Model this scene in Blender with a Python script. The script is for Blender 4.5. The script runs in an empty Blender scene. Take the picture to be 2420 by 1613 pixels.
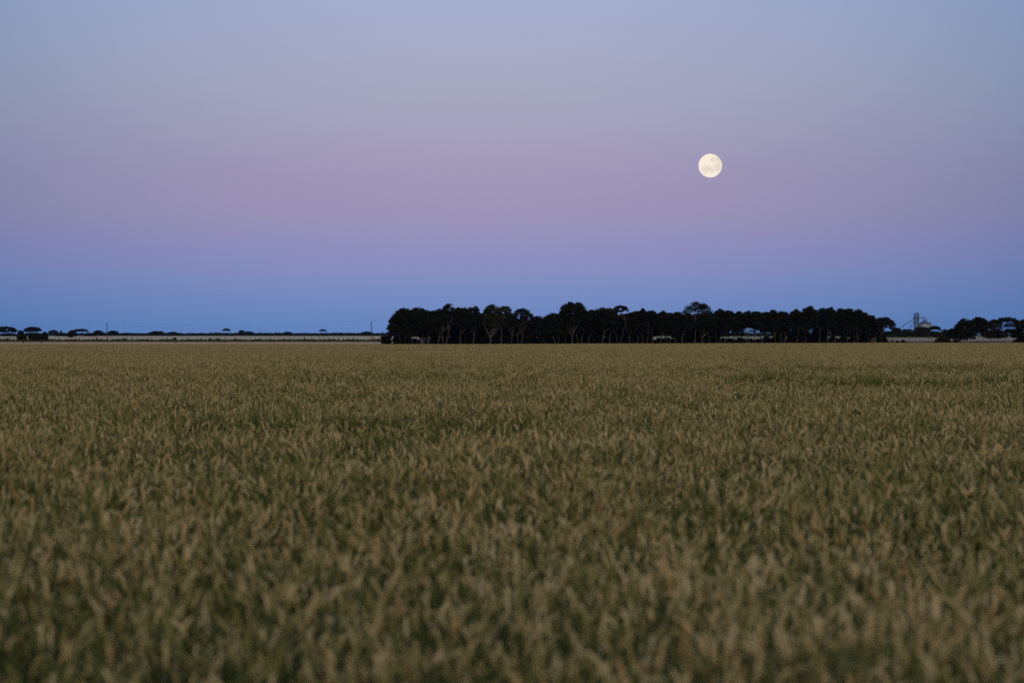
import bpy, math, random
import numpy as np
from mathutils import Vector

SC = bpy.context.scene
COL = SC.collection
F = 6050.0            # focal length in photograph pixels (90 mm on a 36 mm sensor, 2420 px wide)
CX, HY = 1210.0, 805.5
EYE = 1.70
HAZE = 0.000015        # scattering per metre of the evening air

# ------------------------------------------------------------------ camera
cam_d = bpy.data.cameras.new('camera')
cam = bpy.data.objects.new('camera', cam_d)
COL.objects.link(cam)
SC.camera = cam
cam.location = (0, 0, EYE)
cam.rotation_euler = (math.radians(90), 0, 0)
cam_d.sensor_width = 36.0
cam_d.lens = 90.0
cam_d.shift_y = (HY - 806.5) / 2420.0 * -1.0 * -1.0
cam_d.clip_start = 0.1
cam_d.clip_end = 60000
cam_d.dof.use_dof = True
cam_d.dof.focus_distance = 110.0
cam_d.dof.aperture_fstop = 3.2

# ------------------------------------------------------------------ world: twilight sky, sun just set behind the camera
def lin(c):
    return tuple(((v/255)/12.92 if v/255 <= 0.04045 else ((v/255+0.055)/1.055)**2.4) for v in c)

W = bpy.data.worlds.new("World")
SC.world = W
W.use_nodes = True
nt = W.node_tree
nt.nodes.clear()
N = nt.nodes.new
L = nt.links.new
def wmath(op, a, b=None, clamp=False):
    n = N('ShaderNodeMath'); n.operation = op; n.use_clamp = clamp
    for i, v in enumerate((a, b)):
        if v is None: continue
        if isinstance(v, (int, float)): n.inputs[i].default_value = v
        else: L(v, n.inputs[i])
    return n.outputs[0]
tc = N('ShaderNodeTexCoord')
sep = N('ShaderNodeSeparateXYZ'); L(tc.outputs['Generated'], sep.inputs[0])
X, Y, Z = sep.outputs
hyp = wmath('SQRT', wmath('ADD', wmath('MULTIPLY', X, X), wmath('ADD', wmath('MULTIPLY', Y, Y), 1e-6)))
el = wmath('DIVIDE', Z, hyp)                                   # tangent of the elevation
def ramp(fac, stops):
    r = N('ShaderNodeValToRGB'); r.color_ramp.interpolation = 'B_SPLINE' if False else 'EASE' if False else 'LINEAR'
    e = r.color_ramp.elements
    while len(e) > 1: e.remove(e[-1])
    e[0].position = stops[0][0]; e[0].color = (*stops[0][1], 1)
    for p, c in stops[1:]:
        k = e.new(p); k.color = (*c, 1)
    L(fac, r.inputs[0]); return r.outputs[0]
def mixc(fac, a, b, mode='MIX'):
    n = N('ShaderNodeMix'); n.data_type = 'RGBA'; n.blend_type = mode
    for i, v in ((0, fac), (6, a), (7, b)):
        if isinstance(v, (int, float)): n.inputs[i].default_value = v
        elif isinstance(v, tuple): n.inputs[i].default_value = (*v, 1)
        else: L(v, n.inputs[i])
    return n.outputs[2]
# twilight arch: blue earth shadow at the horizon, violet and pink belt, grey-blue above
ELS = [(0.0, (98,133,192)), (0.006, (102,136,192)), (0.0166, (118,140,193)), (0.0265, (133,143,192)),
       (0.0364, (145,144,190)), (0.0497, (157,148,184)), (0.0662, (162,153,185)), (0.083, (166,162,189)),
       (0.0992, (167,169,193)), (0.116, (167,172,200)), (0.1323, (165,174,206)), (0.20, (150,168,208)), (0.36, (120,146,196))]
arch = ramp(wmath('DIVIDE', el, 0.40, True), [(e/0.40, lin(c)) for e, c in ELS])
# lens vignette put into the sky colour: darker and bluer towards both sides
az = wmath('SUBTRACT', wmath('DIVIDE', X, hyp), -0.010)
az2 = wmath('MINIMUM', wmath('MULTIPLY', az, az), 0.055)
fall = N('ShaderNodeCombineXYZ')
for i, k in enumerate((9.0, 6.0, 4.2)):
    L(wmath('SUBTRACT', 1.0, wmath('MULTIPLY', az2, k)), fall.inputs[i])
east = mixc(1.0, arch, fall.outputs[0], 'MULTIPLY')
# afterglow on the sunset side, behind the camera
west = ramp(wmath('DIVIDE', el, 2.0, True), [(0.0, (1.15, 0.68, 0.36)), (0.05, (1.20, 0.82, 0.52)), (0.14, (1.00, 0.80, 0.60)),
                                           (0.35, (0.62, 0.60, 0.62)), (1.0, (0.28, 0.33, 0.46))])
wf = N('ShaderNodeMapRange'); wf.interpolation_type = 'SMOOTHSTEP'
L(Y, wf.inputs[0])
wf.inputs[1].default_value = 0.75; wf.inputs[2].default_value = -0.6
wf.inputs[3].default_value = 0.0; wf.inputs[4].default_value = 1.0
sky = mixc(wf.outputs[0], east, west)
bg = N('ShaderNodeBackground'); L(sky, bg.inputs[0]); bg.inputs[1].default_value = 1.0
wo = N('ShaderNodeOutputWorld'); L(bg.outputs[0], wo.inputs[0])

# last warm light over the western horizon: a very soft, low sun
sun_d = bpy.data.lights.new('sun', 'SUN'); sun = bpy.data.objects.new('sun', sun_d); COL.objects.link(sun)
sun_d.energy = 0.15; sun_d.angle = math.radians(50); sun_d.color = (1.0, 0.78, 0.55)
sun.rotation_euler = (math.radians(70), 0, math.radians(8))      # shines towards +Y, 20 degrees above the horizon

SC.view_settings.view_transform = 'Standard'
SC.view_settings.look = 'None'
SC.view_settings.exposure = 0.0
SC.view_settings.gamma = 1.0
SC.cycles.use_denoising = False
SC.cycles.denoiser = 'OPENIMAGEDENOISE'
SC.cycles.denoising_prefilter = 'ACCURATE'
SC.cycles.max_bounces = 6
SC.cycles.diffuse_bounces = 3
SC.cycles.transmission_bounces = 3

# ------------------------------------------------------------------ helpers
def tag(o, label=None, cat=None, group=None, kind=None):
    if label: o['label'] = label
    if cat: o['category'] = cat
    if group: o['group'] = group
    if kind: o['kind'] = kind
    return o
def link(o, parent=None):
    COL.objects.link(o)
    if parent: o.parent = parent
    return o
def empty(name, loc):
    o = bpy.data.objects.new(name, None); o.empty_display_size = 0.3
    o.location = loc
    return link(o)
def quad_mesh(name, V, Q, mats, mi=None, tint=None, smooth=False):
    """mesh of quads from numpy arrays; tint is a per-face random value used as the colour variation of leaves"""
    V = np.asarray(V, np.float32).reshape(-1, 3); Q = np.asarray(Q, np.int32).reshape(-1, 4)
    me = bpy.data.meshes.new(name)
    me.vertices.add(len(V)); me.vertices.foreach_set('co', V.ravel())
    me.loops.add(Q.size); me.loops.foreach_set('vertex_index', Q.ravel())
    me.polygons.add(len(Q)); me.polygons.foreach_set('loop_start', np.arange(0, Q.size, 4, dtype=np.int32))
    for m in mats: me.materials.append(m)
    if mi is not None: me.polygons.foreach_set('material_index', np.asarray(mi, np.int32))
    if smooth: me.polygons.foreach_set('use_smooth', np.ones(len(Q), bool))
    if tint is not None:
        at = me.attributes.new('tint', 'FLOAT', 'FACE'); at.data.foreach_set('value', np.asarray(tint, np.float32))
    me.update(calc_edges=True); me.validate()
    return me
class MB:
    """collects boxes, tubes and lathes, then builds one mesh object"""
    def __init__(s): s.v = []; s.f = []
    def add(s, V, Fs):
        o = len(s.v); s.v += [tuple(p) for p in V]; s.f += [tuple(i+o for i in f) for f in Fs]
    def box(s, c, d, rz=0.0):
        x, y, z = d[0]/2, d[1]/2, d[2]/2; cs, sn = math.cos(rz), math.sin(rz)
        V = [(c[0]+cs*a-sn*b, c[1]+sn*a+cs*b, c[2]+e) for e in (-z, z) for a, b in ((-x,-y),(x,-y),(x,y),(-x,y))]
        s.add(V, [(3,2,1,0),(4,5,6,7),(0,1,5,4),(1,2,6,5),(2,3,7,6),(3,0,4,7)])
    def tube(s, P, R, n=8, caps=True):
        V, Q = tube(P, R, n); o = len(V)
        Fs = [tuple(q) for q in Q]
        if caps: Fs += [tuple(range(n))[::-1], tuple(range(o-n, o))]
        s.add(V, Fs)
    def lathe(s, prof, n=32, c=(0,0,0)):
        V = [(c[0]+r*math.cos(2*math.pi*k/n), c[1]+r*math.sin(2*math.pi*k/n), c[2]+z) for r, z in prof for k in range(n)]
        Fs = [(i*n+k, i*n+(k+1)%n, (i+1)*n+(k+1)%n, (i+1)*n+k) for i in range(len(prof)-1) for k in range(n)]
        s.add(V, Fs)
    def build(s, name, m, parent=None, smooth=False):
        me = bpy.data.meshes.new(name); me.from_pydata(s.v, [], s.f); me.materials.append(m)
        if smooth: me.polygons.foreach_set('use_smooth', [True]*len(me.polygons))
        me.update()
        return link(bpy.data.objects.new(name, me), parent)
def tube(P, R, n=6):
    P = np.asarray(P, float); k = len(P)
    R = np.full(k, R, float) if np.isscalar(R) else np.asarray(R, float)
    T = np.gradient(P, axis=0); T /= np.linalg.norm(T, axis=1)[:, None] + 1e-9
    up = np.where(np.abs(T[:, 2:3]) > 0.9, np.array([[1.0, 0, 0]]), np.array([[0, 0, 1.0]]))
    A = np.cross(T, up); A /= np.linalg.norm(A, axis=1)[:, None] + 1e-9
    B = np.cross(T, A)
    th = np.arange(n)*2*math.pi/n
    V = P[:, None, :] + R[:, None, None]*(np.cos(th)[None, :, None]*A[:, None, :] + np.sin(th)[None, :, None]*B[:, None, :])
    i = np.arange(k-1)[:, None]*n; j = np.arange(n)[None, :]; j2 = (j+1) % n
    Q = np.stack([i+j, i+j2, i+n+j2, i+n+j], -1).reshape(-1, 4)
    return V.reshape(-1, 3), Q

# ------------------------------------------------------------------ materials
def new_mat(name):
    m = bpy.data.materials.new(name); m.use_nodes = True
    t = m.node_tree; t.nodes.clear()
    out = t.nodes.new('ShaderNodeOutputMaterial')
    return m, t, out
def noise_mat(name, stops, scale=1.0, rough=0.9, metal=0.0, coord='Object', detail=6, stretch=(1,1,1), bump=0.0, spec=0.2):
    m, t, out = new_mat(name)
    p = t.nodes.new('ShaderNodeBsdfPrincipled'); p.inputs['Roughness'].default_value = rough; p.inputs['Metallic'].default_value = metal
    p.inputs['Specular IOR Level'].default_value = spec
    c = t.nodes.new('ShaderNodeTexCoord'); mp = t.nodes.new('ShaderNodeMapping'); mp.inputs['Scale'].default_value = stretch
    nz = t.nodes.new('ShaderNodeTexNoise'); nz.inputs['Scale'].default_value = scale; nz.inputs['Detail'].default_value = detail
    r = t.nodes.new('ShaderNodeValToRGB'); e = r.color_ramp.elements
    e[0].position, e[0].color = stops[0][0], (*stops[0][1], 1)
    e[1].position, e[1].color = stops[-1][0], (*stops[-1][1], 1)
    for q, cc in stops[1:-1]: e.new(q).color = (*cc, 1)
    k = t.links.new
    k(c.outputs[coord], mp.inputs[0]); k(mp.outputs[0], nz.inputs['Vector']); k(nz.outputs['Fac'], r.inputs[0]); k(r.outputs[0], p.inputs['Base Color'])
    if bump:
        b = t.nodes.new('ShaderNodeBump'); b.inputs['Strength'].default_value = bump; k(nz.outputs['Fac'], b.inputs['Height']); k(b.outputs[0], p.inputs['Normal'])
    k(p.outputs[0], out.inputs[0])
    return m
def leaf_mat(name, stops, trans=0.25, inst=0.0, patch=None):
    """thin leaf: diffuse plus light passing through; hue varies leaf by leaf, plant patch by patch"""
    m, t, out = new_mat(name)
    k = t.links.new
    a = t.nodes.new('ShaderNodeAttribute'); a.attribute_name = 'tint'
    fac = a.outputs['Fac']
    def mth(op, x, y):
        n = t.nodes.new('ShaderNodeMath'); n.operation = op
        for i, v in enumerate((x, y)):
            if isinstance(v, (int, float)): n.inputs[i].default_value = v
            else: k(v, n.inputs[i])
        return n.outputs[0]
    if inst:
        oi = t.nodes.new('ShaderNodeObjectInfo')
        fac = mth('ADD', fac, mth('MULTIPLY', mth('SUBTRACT', oi.outputs['Random'], 0.5), inst))
    if patch:
        g = t.nodes.new('ShaderNodeNewGeometry'); nz = t.nodes.new('ShaderNodeTexNoise')
        nz.inputs['Scale'].default_value = patch[0]; nz.inputs['Detail'].default_value = 4
        k(g.outputs['Position'], nz.inputs['Vector'])
        fac = mth('ADD', fac, mth('MULTIPLY', mth('SUBTRACT', nz.outputs['Fac'], 0.5), patch[1]))
    r = t.nodes.new('ShaderNodeValToRGB'); e = r.color_ramp.elements
    e[0].position, e[0].color = stops[0][0], (*stops[0][1], 1)
    e[1].position, e[1].color = stops[-1][0], (*stops[-1][1], 1)
    for q, cc in stops[1:-1]: e.new(q).color = (*cc, 1)
    k(fac, r.inputs[0])
    d = t.nodes.new('ShaderNodeBsdfDiffuse'); k(r.outputs[0], d.inputs[0])
    if trans:
        tr = t.nodes.new('ShaderNodeBsdfTranslucent'); k(r.outputs[0], tr.inputs[0])
        mx = t.nodes.new('ShaderNodeMixShader'); mx.inputs[0].default_value = trans
        k(d.outputs[0], mx.inputs[1]); k(tr.outputs[0], mx.inputs[2]); k(mx.outputs[0], out.inputs[0])
    else: k(d.outputs[0], out.inputs[0])
    return m
M = {}
M['soil'] = noise_mat('soil', [(0.3, (0.04, 0.033, 0.02)), (0.7, (0.085, 0.068, 0.04))], 0.8)
M['stubble'] = noise_mat('stubble', [(0.3, (0.33, 0.225, 0.12)), (0.7, (0.43, 0.30, 0.175))], 0.05, stretch=(0.25, 2.0, 1))
M['dirt'] = noise_mat('dirt_road', [(0.3, (0.19, 0.17, 0.14)), (0.7, (0.27, 0.24, 0.20))], 0.2)
M['paddock'] = noise_mat('dry_paddock', [(0.3, (0.42, 0.35, 0.215)), (0.7, (0.53, 0.445, 0.285))], 0.012, stretch=(0.5, 1.5, 1))
M['grazed'] = noise_mat('grazed_paddock', [(0.3, (0.22, 0.20, 0.125)), (0.7, (0.31, 0.275, 0.17))], 0.02, stretch=(0.5, 1.5, 1))
M['pasture'] = noise_mat('green_pasture', [(0.3, (0.09, 0.115, 0.06)), (0.7, (0.15, 0.16, 0.085))], 0.01, stretch=(0.4, 1.5, 1))
M['head'] = leaf_mat('wheat_ear', [(0.0, (0.10, 0.135, 0.04)), (0.28, (0.24, 0.235, 0.085)), (0.6, (0.43, 0.375, 0.19)), (0.9, (0.56, 0.48, 0.29)), (1.0, (0.46, 0.33, 0.15))], 0.08, 0.12, (0.14, 0.75))
M['wleaf'] = leaf_mat('wheat_leaf', [(0.0, (0.016, 0.040, 0.012)), (0.45, (0.066, 0.090, 0.030)), (0.8, (0.15, 0.157, 0.056)), (1.0, (0.31, 0.29, 0.165))], 0.15, 0.2, (0.14, 0.9))
M['wstem'] = leaf_mat('wheat_stem', [(0.0, (0.08, 0.10, 0.03)), (1.0, (0.18, 0.16, 0.07))], 0.1, 0.10, (0.35, 0.35))
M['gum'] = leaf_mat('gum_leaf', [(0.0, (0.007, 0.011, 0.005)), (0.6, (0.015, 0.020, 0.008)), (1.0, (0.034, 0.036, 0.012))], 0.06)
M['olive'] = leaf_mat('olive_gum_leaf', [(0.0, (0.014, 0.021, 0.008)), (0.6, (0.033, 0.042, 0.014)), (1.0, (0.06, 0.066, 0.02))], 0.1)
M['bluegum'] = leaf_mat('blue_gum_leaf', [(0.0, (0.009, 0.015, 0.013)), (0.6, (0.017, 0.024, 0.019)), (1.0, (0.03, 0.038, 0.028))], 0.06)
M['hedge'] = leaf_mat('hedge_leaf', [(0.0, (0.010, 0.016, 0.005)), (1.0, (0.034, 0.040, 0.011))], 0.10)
M['pale'] = leaf_mat('dry_shrub_leaf', [(0.0, (0.17, 0.17, 0.10)), (1.0, (0.29, 0.26, 0.17))], 0.15)
M['weed'] = leaf_mat('roadside_grass_blade', [(0.0, (0.025, 0.032, 0.014)), (0.7, (0.055, 0.06, 0.025)), (1.0, (0.16, 0.14, 0.07))], 0.2)
M['bark'] = noise_mat('pale_gum_bark', [(0.3, (0.06, 0.052, 0.047)), (0.7, (0.18, 0.16, 0.148))], 1.2, stretch=(1, 1, 0.3), bump=0.2)
M['redbark'] = noise_mat('reddish_gum_bark', [(0.3, (0.05, 0.034, 0.028)), (0.7, (0.15, 0.10, 0.08))], 1.2, stretch=(1, 1, 0.3), bump=0.2)
M['darkbark'] = noise_mat('dark_bark', [(0.3, (0.03, 0.026, 0.022)), (0.7, (0.075, 0.06, 0.05))], 1.5, bump=0.2)
M['wood'] = noise_mat('weathered_post_wood', [(0.3, (0.05, 0.045, 0.04)), (0.7, (0.11, 0.10, 0.09))], 3)
M['pole'] = noise_mat('power_pole', [(0.3, (0.05, 0.045, 0.042)), (0.7, (0.085, 0.078, 0.072))], 2)
M['wire'] = noise_mat('wire_metal', [(0.3, (0.06, 0.06, 0.065)), (0.7, (0.10, 0.10, 0.105))], 2, rough=0.6)
M['porcelain'] = noise_mat('porcelain', [(0.3, (0.35, 0.33, 0.30)), (0.7, (0.45, 0.43, 0.40))], 2, rough=0.4)
M['steel'] = noise_mat('galvanised_steel', [(0.3, (0.26, 0.31, 0.42)), (0.7, (0.34, 0.40, 0.52))], 0.5, rough=0.4, metal=0.7)
M['roofsteel'] = noise_mat('silo_roof_steel', [(0.3, (0.06, 0.095, 0.18)), (0.7, (0.09, 0.13, 0.23))], 0.5, rough=0.7, metal=0.1)
M['darksteel'] = noise_mat('painted_steel', [(0.3, (0.05, 0.06, 0.085)), (0.7, (0.09, 0.10, 0.13))], 1.0, rough=0.6)
M['shed'] = noise_mat('blue_grey_iron', [(0.3, (0.16, 0.21, 0.33)), (0.7, (0.24, 0.29, 0.42))], 0.4, rough=0.6, stretch=(6, 6, 0.3))
M['white'] = noise_mat('white_wall', [(0.3, (0.70, 0.70, 0.70)), (0.7, (0.8, 0.8, 0.8))], 0.3)

# ------------------------------------------------------------------ terrain
S_T = [-760, -450, -120, 0, 70, 150, 230, 260, 800, 1100, 1800, 2800, 6500]
Z_T = [0.0, 0.0, -0.10, -0.14, 0.62, 1.14, 1.67, 1.86, 4.40, 5.70, 7.70, 10.2, 14.0]
def d_edge(x): return 700 + 100*np.clip((np.asarray(x, float)+25)/185, 0, 1)
def z_of(x, y):
    x = np.asarray(x, float); y = np.asarray(y, float)
    s = y - d_edge(x)
    z = np.interp(s, S_T, Z_T)
    r = np.clip((x+60)/200, 0, 1); r = r*r*(3-2*r)
    near = np.clip((y-250)/450, 0, 1); gone = np.clip(1-s/150, 0, 1)
    return z + 0.38*r*near*gone
def gz(x, y): return float(z_of(x, y))
def ux(u, D): return (u-CX)/F*D
def yz(y, D): return EYE + (HY-y)/F*D

ROWS = np.unique(np.concatenate([np.linspace(-760, -40, 37), np.linspace(-30, 300, 34), np.linspace(320, 1100, 40), np.array([1200,1350,1500,1650,1800,2100,2400,2800,3500,4500,5500,6500])]))
TC = np.linspace(-1, 1, 201)
def grid(rows, cols, dz):
    V = []
    for s in rows:
        x = cols*(0.6*max(s+700, 0)+150)
        y = s + d_edge(x)
        V.append(np.stack([x, y, z_of(x, y)+dz], -1))
    V = np.array(V).reshape(-1, 3)
    n = len(cols); i = np.arange(len(rows)-1)[:, None]*n; j = np.arange(n-1)[None, :]
    Q = np.stack([i+j, i+j+1, i+n+j+1, i+n+j], -1).reshape(-1, 4)
    return V, Q
def sheet(name, s0, s1, t0, t1, dz, m):
    V, Q = grid(ROWS[(ROWS >= s0-0.1) & (ROWS <= s1+0.1)], TC[(TC >= t0) & (TC <= t1)], dz)
    o = link(bpy.data.objects.new(name, quad_mesh(name, V, Q, [M[m]], smooth=True)))
    return tag(o, kind='structure')
sheet('ground', -760, 6500, -1, 1, 0.0, 'soil')
sheet('stubble_field', 0, 190, -1, -0.05, 0.03, 'stubble')
sheet('dirt_road', 200, 220, -1, 1, 0.035, 'dirt')
sheet('dry_paddock', 250, 800, -1, -0.03, 0.03, 'paddock')
sheet('grazed_paddock', 250, 800, -0.03, 1, 0.03, 'grazed')
sheet('green_pasture', 800, 1350, -1, 1, 0.03, 'pasture')

# ------------------------------------------------------------------ wheat: one crop, thousands of stalks
def strips(P, Wd):
    """P (n,k,3) centre lines, Wd (n,k,3) half-width vectors -> quads"""
    n, k, _ = P.shape
    V = np.stack([P-Wd, P+Wd], 2).reshape(-1, 3)
    b = (np.arange(n)[:, None]*k + np.arange(k-1)[None, :])*2
    Q = np.stack([b, b+1, b+3, b+2], -1).reshape(-1, 4)
    return V, Q
def spindles(P, R, sides=4):
    """P (n,k,3) centre lines, R (n,k) radii"""
    n, k, _ = P.shape
    T = np.gradient(P, axis=1); T /= np.linalg.norm(T, axis=2, keepdims=True)+1e-9
    A = np.cross(T, np.array([0.3, 0.9, 0.1])); A /= np.linalg.norm(A, axis=2, keepdims=True)+1e-9
    B = np.cross(T, A)
    th = np.arange(sides)*2*math.pi/sides
    V = P[:, :, None, :] + R[:, :, None, None]*(np.cos(th)[None, None, :, None]*A[:, :, None, :] + np.sin(th)[None, None, :, None]*B[:, :, None, :])
    b = ((np.arange(n)[:, None]*k + np.arange(k-1)[None, :])*sides)[..., None]
    j = np.arange(sides); j2 = (j+1) % sides
    Q = np.stack([b+j, b+j2, b+sides+j2, b+sides+j], -1).reshape(-1, 4)
    return V.reshape(-1, 3), Q
def wheat_tile(seed, size, dens, fine, green=0.0):
    r = np.random.default_rng(seed)
    n = int(size*size*dens)
    base = np.stack([r.uniform(-size/2, size/2, n), r.uniform(-size/2, size/2, n), np.zeros(n)], -1)
    if fine:                                                    # drilled in rows, loosely
        base[:, 0] = np.round(base[:, 0]/0.18)*0.18 + r.normal(0, 0.035, n)
    tuft = r.integers(0, max(1, n//4), n)                       # tillers of one plant stand together and ripen together
    if fine: base = base[tuft] + np.stack([r.normal(0, 0.028, n), r.normal(0, 0.028, n), np.zeros(n)], -1)
    H = r.normal(0.0, 0.045, n) + r.normal(0.67, 0.085, n)[tuft]
    ph = r.uniform(0, 2*math.pi, n); lean = np.abs(r.normal(0.15, 0.10, n))
    dr = np.stack([np.cos(ph), np.sin(ph), np.zeros(n)], -1)
    tint = np.clip(r.normal(0.0, 0.12, n) + r.normal(0.52, 0.22, n)[tuft] - green, 0, 1)
    Vs, Qs, Ms, Ts = [], [], [], []; off = 0
    def put(V, Q, mi, t):
        nonlocal off
        Vs.append(V); Qs.append(Q+off); off += len(V); Ms.append(np.full(len(Q), mi)); Ts.append(np.repeat(t, len(Q)//len(t)))
    # stem
    ks = 4 if fine else 2
    tt = np.linspace(0.0, 1, ks)
    P = base[:, None, :] + np.stack([np.zeros((n, ks)), np.zeros((n, ks)), H[:, None]*tt[None]], -1) + dr[:, None, :]*(lean[:, None]*tt[None]**2)[..., None]
    wv = r.normal(0, 1, (n, 3)); wv[:, 2] = 0; wv /= np.linalg.norm(wv, axis=1)[:, None]+1e-9
    put(*strips(P, np.repeat((wv*(0.0022 if fine else 0.004))[:, None, :], ks, 1)), 2, tint)
    top = P[:, -1, :]
    # ear: leaves the stem and nods
    kh = 6 if fine else 3
    nod = np.abs(r.normal(0.3, 0.5, n)); Lh = r.normal(0.072, 0.013, n)
    seg = np.linspace(0, 1, kh)
    a0 = lean*1.5
    ang = a0[:, None] + nod[:, None]*seg[None]*1.25
    step = (Lh/(kh-1))[:, None]*np.ones((1, kh)); step[:, 0] = 0
    hx = np.cumsum(np.sin(ang)*step, 1); hz = np.cumsum(np.cos(ang)*step, 1)
    Ph = top[:, None, :] + dr[:, None, :]*hx[..., None] + np.array([0, 0, 1.0])*hz[..., None]
    prof = np.interp(seg, [0, 0.12, 0.5, 0.85, 1], [0.35, 0.9, 1.0, 0.7, 0.15])
    rad = (0.0062 if fine else 0.0095)*r.uniform(0.8, 1.2, n)[:, None]*prof[None]
    if fine: rad = rad*r.uniform(0.8, 1.2, rad.shape)
    put(*spindles(Ph, rad), 0, tint)
    if fine:                                                    # awns
        na = 3
        i = np.repeat(np.arange(n), na)
        k0 = r.integers(1, kh-1, len(i))
        p0 = Ph[i, k0]
        td = Ph[i, k0+1]-Ph[i, k0]; td /= np.linalg.norm(td, axis=1)[:, None]+1e-9
        d = td + r.normal(0, 0.22, (len(i), 3)); d /= np.linalg.norm(d, axis=1)[:, None]
        la = r.uniform(0.03, 0.055, len(i))[:, None]
        A = np.stack([p0, p0+d*la*0.6, p0+d*la + np.array([0, 0, -0.004])], 1)
        w = np.cross(d, r.normal(0, 1, (len(i), 3))); w /= np.linalg.norm(w, axis=1)[:, None]+1e-9
        put(*strips(A, w[:, None, :]*np.array([0.0008, 0.0006, 0.0002])[None, :, None]), 0, np.repeat(tint, na)*0.8+0.2)
    # leaves
    nl, kl = (5, 6) if fine else (2, 3)
    i = np.repeat(np.arange(n), nl); m = len(i)
    h0 = r.uniform(0.40, 0.97, m)*H[i]
    p0 = base[i] + dr[i]*(lean[i]*(h0/H[i])**2)[:, None]; p0[:, 2] = h0
    pa = r.uniform(0, 2*math.pi, m); ld = np.stack([np.cos(pa), np.sin(pa), np.zeros(m)], -1)
    Ll = r.uniform(0.10, 0.24, m); e0 = r.uniform(0.1, 0.7, m); bend = r.uniform(0.2, 2.1, m)
    seg = np.linspace(0, 1, kl); ang = e0[:, None] + bend[:, None]*seg[None]
    step = (Ll/(kl-1))[:, None]*np.ones((1, kl)); step[:, 0] = 0
    lx = np.cumsum(np.sin(ang)*step, 1); lz = np.cumsum(np.cos(ang)*step, 1)
    P = p0[:, None, :] + ld[:, None, :]*lx[..., None] + np.array([0, 0, 1.0])*lz[..., None]
    side = np.stack([-np.sin(pa), np.cos(pa), r.uniform(-0.5, 0.5, m)], -1)
    wd = np.interp(seg, [0, 0.3, 0.7, 1], [0.7, 1, 0.8, 0.1])*(0.0047 if fine else 0.0065)
    put(*strips(P, side[:, None, :]*wd[None, :, None]*r.uniform(0.7, 1.3, m)[:, None, None]), 1, np.clip(r.normal(0.45, 0.27, m) - green*0.6, 0, 1))
    return quad_mesh('wheat_plants', np.concatenate(Vs), np.concatenate(Qs), [M['head'], M['wleaf'], M['wstem']],
                     np.concatenate(Ms), np.concatenate(Ts))
tiles = bpy.data.collections.new('wheat_tiles')                 # source meshes, not linked to the scene
NF, NC = 8, 5
for k in range(NF):
    tiles.objects.link(bpy.data.objects.new('wheat_tile_%02d' % k, wheat_tile(100+k, 1.0, 290, True)))
for k in range(NC):
    tiles.objects.link(bpy.data.objects.new('wheat_tile_%02d' % (NF+k), wheat_tile(200+k, 4.0, 190, False)))
for k in range(2):                                              # greener, later crop along the sprayer's wheel tracks
    tiles.objects.link(bpy.data.objects.new('wheat_tile_%02d' % (NF+NC+k), wheat_tile(300+k, 1.0, 250, True, 0.55)))
rg = np.random.default_rng(7)
pts, tid, rot, scl = [], [], [], []
def track(x, y):
    """wheel tracks of the sprayer run across the field; the crop is late and green along them"""
    for d0, sl, x0, w in ((53.5, 0.12, 4.5, 2.2), (79.0, 0.10, 8.0, 1.6), (27.0, 0.25, -9.0, 0.4)):
        if abs(y + sl*x - d0 - 0.7*math.sin(x*0.5)) < w and x > x0: return True
    return False
SPLIT = 84
for yy in np.arange(-4, SPLIT, 1.0):
    for xx in np.arange(-math.ceil(0.215*max(yy, 0)+5), math.ceil(0.215*max(yy, 0)+5)+0.1, 1.0):
        if abs(xx) < 0.8 and abs(yy) < 0.9: continue            # where the photographer stands
        j = rg.normal(0, 0.06, 2); x, y = xx+j[0], yy+j[1]
        h = 1.0 + 0.07*math.sin(x*0.9+y*0.35)*math.sin(y*0.7-x*0.2) + rg.normal(0, 0.025)
        pts.append((x, y, gz(x, y))); rot.append(rg.integers(0, 2)*math.pi + rg.normal(0, 0.06)); scl.append((1, 1, h*(1.07 if track(x, y) else 1)))
        tid.append(NF+NC+rg.integers(0, 2) if (track(x, y) and rg.random() < 0.8) or rg.random() < 0.012 else rg.integers(0, NF))
y = SPLIT+1.5
while y < 815:
    wdt = 0.215*y+14
    for xx in np.arange(-wdt, wdt, 4.0):
        j = rg.normal(0, 0.2, 2); x, yj = xx+j[0], y+j[1]
        if yj > d_edge(x)-1.5: continue
        h = 1.0 + 0.05*math.sin(x*0.11+yj*0.05)*math.sin(yj*0.09-x*0.04) + rg.normal(0, 0.02)
        pts.append((x, yj, gz(x, yj))); tid.append(NF+rg.integers(0, NC)); rot.append(rg.integers(0, 4)*math.pi/2); scl.append((1, 1, h))
    y += 4.0
wm = bpy.data.meshes.new('wheat')
wm.vertices.add(len(pts)); wm.vertices.foreach_set('co', np.array(pts, np.float32).ravel())
a = wm.attributes.new('tile_id', 'INT', 'POINT'); a.data.foreach_set('value', np.array(tid, np.int32))
a = wm.attributes.new('turn', 'FLOAT_VECTOR', 'POINT'); a.data.foreach_set('vector', np.array([(0, 0, t) for t in rot], np.float32).ravel())
a = wm.attributes.new('size', 'FLOAT_VECTOR', 'POINT'); a.data.foreach_set('vector', np.array(scl, np.float32).ravel())
wheat = tag(link(bpy.data.objects.new('wheat', wm)), 'ripening tan and green wheat filling the whole field', 'wheat', kind='stuff')
ng = bpy.data.node_groups.new('wheat_scatter', 'GeometryNodeTree')
ng.interface.new_socket('Geometry', in_out='INPUT', socket_type='NodeSocketGeometry')
ng.interface.new_socket('Geometry', in_out='OUTPUT', socket_type='NodeSocketGeometry')
gi = ng.nodes.new('NodeGroupInput'); go = ng.nodes.new('NodeGroupOutput')
ci = ng.nodes.new('GeometryNodeCollectionInfo'); ci.inputs['Collection'].default_value = tiles
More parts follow.
